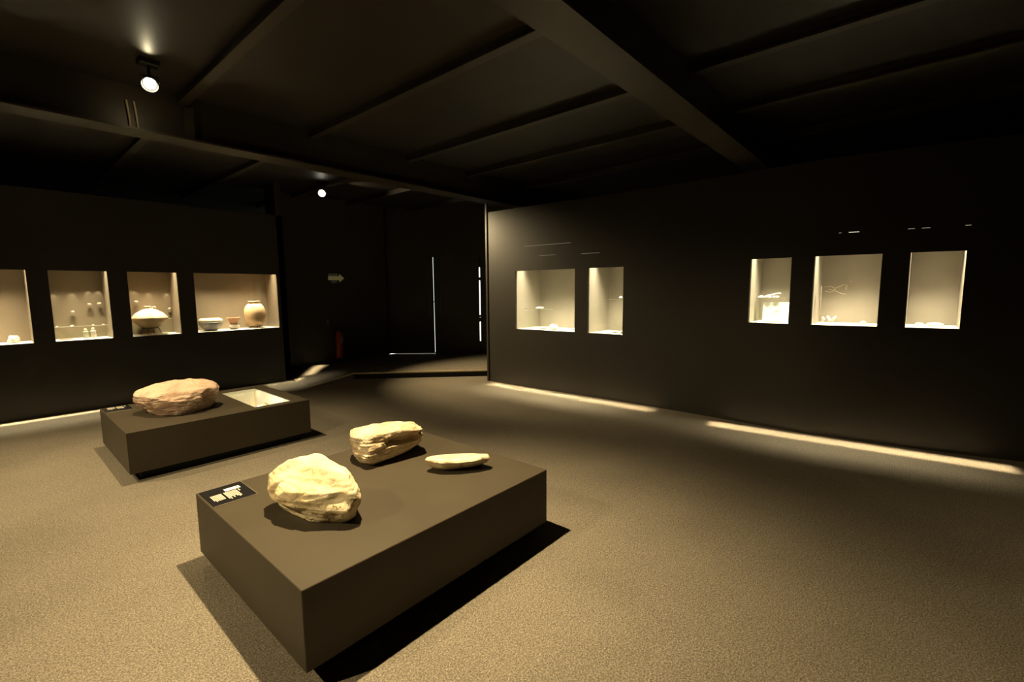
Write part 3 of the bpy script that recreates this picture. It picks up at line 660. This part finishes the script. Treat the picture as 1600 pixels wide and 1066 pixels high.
def piece(name, label, cat, loc, s, m, seed, group=None, amp=.35, rz=0):
    bm = bmesh.new(); blob(bm, (0, 0, s[2] * .6), s, seed, amp)
    o = link(name, bm, m, None, True); o.location = loc; o.rotation_euler = (0, 0, rz)
    return tag(o, label, cat, group)
piece('carved_shell', 'white lumpy object on the deck of the leftmost case', 'artifact', (.245, 8.76, DZ), (.06, .05, .06), M_BONE, 3)
def figurine(label, loc, m, hh):
    t = thing('figurine', label, 'figurine', loc)
    bm = bmesh.new(); lathe(bm, [(0, 0), (.028, 0), (.032, .03), (.026, hh * .55), (.034, hh * .66), (.02, hh * .74), (.012, hh * .76)], 20, (0, 0), .1, 3); link('body', bm, m, t, True)
    bm = bmesh.new(); blob(bm, (0, 0, hh * .86), (.020, .018, .024), 2, .15, 2); link('head', bm, m, t, True)
    return t
figurine('left of the two small standing figurines, greenish', (.942, 8.80, DZ), mat('green_grey_clay', (.50, .50, .34), .8), .13)
figurine('right of the two small standing figurines, whiter', (1.022, 8.80, DZ), M_BONE, .14)
bm = bmesh.new(); box(bm, -.065, .065, -.02, .02, 0, .012); bevel(bm, .004)
o = tag(link('stone_tool', bm, M_CLAYR), 'dark reddish flat stone tool on the deck left of the figurines', 'artifact'); o.location = (.73, 8.70, DZ)

def shelf(label, x0, x1, y0, y1, z, group):
    t = thing('glass_shelf', label, 'shelf', ((x0 + x1) / 2, (y0 + y1) / 2, z), 0, group)
    dx, dy = (x1 - x0) / 2, (y1 - y0) / 2
    bm = bmesh.new(); box(bm, -dx, dx, -dy, dy, 0, .006); link('shelf_pane', bm, M_SHELF, t)
    bm = bmesh.new()
    if dx > dy: box(bm, -dx, dx, -dy - .0012, -dy, .0, .006)
    else: box(bm, -dx - .0012, -dx, -dy, dy, .0, .006)
    link('polished_edge', bm, mat('polished_glass_edge', (.62, .66, .55), .3), t)
    return t
shelf('glass shelf behind the two figurines', .62, 1.19, 8.78, 8.975, 1.145, 'glass shelves')
shelf('glass shelf crossing behind the squat pot', 1.425, 1.995, 8.985, 8.990 + 0, 1.19, 'glass shelves') if False else shelf('glass shelf crossing behind the squat pot', 1.425, 1.995, 8.93, 8.985, 1.19, 'glass shelves')
for k, (x, s) in enumerate(((.66, .014), (.81, .018), (1.03, .014), (1.14, .016))):
    piece('shard', ['leftmost', 'second', 'third', 'rightmost'][k] + ' tiny white shard on the glass shelf behind the figurines', 'shard', (x, 8.82, 1.1515), (s, s * .8, s * .5), M_BONE, k, 'tiny shards on the shelf')
def mounted(label, x, z, w_):
    t = thing('mounted_fragment', label, 'fragment', (x, 8.985, z), 0, 'lit fragments on brackets')
    bm = bmesh.new(); blob(bm, (0, -.03, .0), (w_, .018, w_ * .75), x * 10, .3, 2); link('fragment', bm, M_CREAM, t, True)
    bm = bmesh.new(); box(bm, -.022, .022, -.05, 0, -w_ * .75, -w_ * .6); link('bracket', bm, M_LINER, t)
for l, x, z, w_ in (('low fragment lit on the back of the figurine case', .845, 1.345, .022), ('middle high fragment on the back of the figurine case', 1.03, 1.445, .024), ('right high fragment on the back of the figurine case', 1.14, 1.452, .028),
                ('fragment at upper left behind the squat pot', 1.56, 1.47, .026), ('fragment at right behind the squat pot', 1.975, 1.35, .020)):
    mounted(l, x, z, w_)
for x, z in ((.67, 1.60), (.86, 1.61), (1.035, 1.64), (1.14, 1.64), (1.555, 1.64), (1.73, 1.61), (1.965, 1.60)):
    spot('pin_light', (x, 8.935, z + .04), (x, 8.985, z - .05), .9, 62, .9, (1, .85, .6), .004)

# ---------------------------------------------------------------- things in the right cases (X is depth)
DR = .958 + .0055
shelf('glass shelf in the wide case nearest the door', 5.95, 6.25, 4.32, 4.93, 1.285, 'glass shelves')
piece('stone_slab', 'pale slab on the glass shelf in the case nearest the door', 'artifact', (6.05, 4.66, 1.2915), (.05, .075, .016), M_CREAM, 5)
piece('shard', 'largest white shard heaped on the deck nearest the door', 'shard', (6.08, 4.40, DR), (.055, .085, .045), M_BONE, 6, 'pale shards on the deck')
for k, (x, y, s) in enumerate(((6.10, 4.62, .05), (6.02, 4.20, .035), (6.15, 4.08, .045), (5.98, 4.50, .03), (6.02, 4.76, .035))):
    piece('shard', ['pale shard just left of the largest white shard', 'small shard right of the largest white shard', 'shard at the right end of the deck', 'dark small shard before the largest one', 'leftmost shard on the deck nearest the door'][k], 'shard', (x, y, DR), (s, s * 1.2, .012), M_CLAYG if k == 3 else M_BONE, k + 20, 'pale shards on the deck')
shelf('short glass shelf in the narrow second case', 6.0, 6.3, 3.10, 3.45, 1.45, 'glass shelves')
piece('bead', 'small white bead at the end of the short glass shelf', 'bead', (6.12, 3.235, 1.4565), (.02, .022, .022), M_BONE, 2)
piece('stone_slab', 'thin pale slab lying on the deck of the narrow second case', 'artifact', (6.15, 3.33, DR), (.05, .07, .008), M_DECK, 7)
piece('shard', 'dark chip at the right edge of the narrow second case', 'shard', (6.03, 3.155, DR), (.018, .025, .018), M_CLAYG, 9)
DQ = 1.2 + .0055
bt = thing('display_board', 'bright white board propped in the narrow case', 'board', (6.08, 1.215, DQ))
bm = bmesh.new(); box(bm, 0, .006, -.145, .145, 0, .225); bmesh.ops.rotate(bm, verts=bm.verts, cent=(0, 0, 0), matrix=Matrix.Rotation(.10, 3, 'Y')); link('panel', bm, mat('white_card', (.93, .93, .92), .7), bt)  # plain white card colour, no emission
bm = bmesh.new(); tube(bm, [(-.012 + math.sin(.1) * z, y, z) for y, z in ((-.035, .06), (-.035, .14), (-.02, .175), (.015, .175), (.035, .15), (.035, .06))], .002, 5); link('drawing', bm, mat('faint_pencil', (.75, .76, .70), .8), bt)
piece('arrowhead', 'small dark point lying in front of the white board', 'artifact', (5.98, 1.20, DQ), (.012, .032, .006), M_CLAYG, 3)
shelf('glass shelf above the white board', 6.0, 6.3, 1.17, 1.43, 1.472, 'glass shelves')
for k, (y, s) in enumerate(((1.385, .022), (1.315, .024), (1.23, .022))):
    piece('bone', ['leftmost', 'middle', 'rightmost'][k] + ' white bone on the shelf above the white board', 'bone', (6.10, y, 1.4785), (s, s * 1.6, s * .8), M_BONE, k + 40, 'bones on the shelf')
bm = bmesh.new(); tube(bm, [(6.11, 1.34, 1.505), (6.11, 1.28, 1.515), (6.11, 1.215, 1.532), (6.11, 1.185, 1.53)], [.006, .008, .006, .009], 8)
tag(link('long_bone', bm, M_BONE, None, True), 'slender bone lying across the others on the shelf', 'bone')
# squarish case
fg = thing('figurine', 'white forked figurine pair at left of the squarish case', 'figurine', (6.10, .73, DQ + .014))
bm = bmesh.new(); tube(bm, [(0, .035, 0), (0, .02, .03), (0, .035, .055)], [.012, .014, .008], 8); link('left_fork', bm, M_BONE, fg, True)
bm = bmesh.new(); tube(bm, [(0, -.01, .065), (0, -.035, .02), (0, -.05, .0)], [.010, .018, .016], 8); tube(bm, [(0, -.05, .01), (0, -.075, .04), (0, -.09, .065)], [.018, .014, .009], 8); link('right_fork', bm, M_BONE, fg, True)
piece('stone_chip', 'small white chip at right on the deck of the squarish case', 'artifact', (6.14, .40, DQ), (.02, .03, .02), M_BONE, 12)
sc1 = thing('engraved_strip', 'upright strip with engraved marks on the side of the squarish case', 'strip', (6.02, .78, DQ))
bm = bmesh.new(); box(bm, -.045, .045, .0, .003, .14, .40); link('backing', bm, M_LINER, sc1)
bm = bmesh.new(); rnd = random.Random(4)
for k in range(14):
    for j in (-.022, .018):
        z = .15 + k * .018; wv = rnd.uniform(.008, .017); box(bm, j - wv, j + wv, -.0012, -.0002, z, z + rnd.uniform(.004, .009))
link('marks', bm, mat('dark_ink', (.07, .06, .05), .7), sc1)
bm = bmesh.new()
for pts in ([(.80, 1.60), (.74, 1.61), (.70, 1.585), (.67, 1.60), (.62, 1.625), (.585, 1.615), (.60, 1.585), (.59, 1.57)], [(.79, 1.555), (.74, 1.54), (.71, 1.56), (.67, 1.545), (.63, 1.525), (.595, 1.52)], [(.76, 1.575), (.72, 1.565), (.69, 1.575)], [(.565, 1.66), (.545, 1.662)]):
    tube(bm, [(6.392, y, z) for y, z in pts], .0035, 5)  # a reflection in the glass, shaped as pale tubes
tag(link('reflection_wires', bm, M_CREAM), 'thin pale tubes shaped as a branching ornament on the back of the squarish case', 'reflection')
piece('stone_chip', 'rounded pale pebble left on the deck of the rightmost case', 'artifact', (6.22, -.045, DQ), (.022, .035, .018), M_BONE, 31, None, .35)
piece('shell', 'wide low white shell right on the deck of the rightmost case', 'artifact', (6.24, -.165, DQ), (.03, .07, .022), M_BONE, 33, None, .3)

# ---------------------------------------------------------------- exit sign and fire extinguisher
def txt(s, size, m, parent, loc, name):
    cu = bpy.data.curves.new(name, 'FONT'); cu.body = s; cu.size = size; cu.align_x = 'CENTER'; cu.extrude = .0006
    to = bpy.data.objects.new('tmp', cu); C.objects.link(to)
    bpy.context.view_layer.update()
    me = bpy.data.meshes.new_from_object(to.evaluated_get(bpy.context.evaluated_depsgraph_get()))
    bpy.data.objects.remove(to); me.materials.clear(); me.materials.append(m); me.name = name
    o = bpy.data.objects.new(name, me); C.objects.link(o); o.parent = parent; o.location = loc; o.rotation_euler = (PI / 2, 0, 0)
    return o
sg = thing('exit_sign', 'arrow exit sign pointing right on the dark wall', 'sign', (4.955, 9.197, 1.875))
bm = bmesh.new(); prf = [(-.18, -.042), (.065, -.042), (.065, -.088), (.175, 0), (.065, .088), (.065, .042), (-.18, .042)]
lo = [bm.verts.new((x, -.002, z)) for x, z in prf]; hi = [bm.verts.new((x, 0, z)) for x, z in prf]
bm.faces.new(lo); bm.faces.new(hi[::-1])
for i in range(7): bm.faces.new((lo[i], lo[(i + 1) % 7], hi[(i + 1) % 7], hi[i]))
link('arrow', bm, M_SIGN, sg)
txt('SALIDA', .062, M_SIGNT, sg, (-.07, -.001, .052), 'letters'); txt('EXIT', .062, M_SIGNT, sg, (-.05, -.001, -.097), 'letters')
fx = thing('fire_extinguisher', 'red fire extinguisher hanging on the dark wall below the sign', 'fire extinguisher', (4.90, 9.115, .19))
bm = bmesh.new(); lathe(bm, [(0, 0), (.075, .0), (.08, .015), (.08, .48), (.07, .53), (.035, .565), (.03, .58), (0, .58)], 32); link('cylinder', bm, M_RED, fx, True)
bm = bmesh.new(); lathe(bm, [(.0805, .33), (.0815, .335), (.0815, .45), (.0805, .455)], 32)
bmesh.ops.delete(bm, geom=[v for v in bm.verts if v.co.y > .0 or v.co.x < -.01], context='VERTS'); link('label_patch', bm, M_CREAM, fx)
bm = bmesh.new(); tube(bm, [(0, 0, .575), (0, 0, .63)], .022, 12); tube(bm, [(-.02, 0, .63), (.07, 0, .66)], .010, 8); tube(bm, [(-.02, 0, .625), (.06, 0, .61)], .008, 8); link('valve', bm, M_METAL, fx)
bm = bmesh.new(); tube(bm, [(-.02, -.02, .61), (-.07, -.03, .60), (-.10, -.03, .52), (-.10, -.02, .35), (-.09, -.02, .22)], .011, 8); link('hose', bm, M_METAL, fx, True)
bm = bmesh.new(); box(bm, -.03, .03, .075, .081, .36, .60); link('wall_bracket', bm, M_METAL, fx)
bm = bmesh.new(); box(bm, -.02, .02, 0, .008, 0, .10); bevel(bm, .002)
o = tag(link('wall_switch', bm, mat('grey_plastic', (.25, .22, .2), .5)), 'small grey switch plate left above the extinguisher', 'switch'); o.location = (4.715, 9.19, .92)
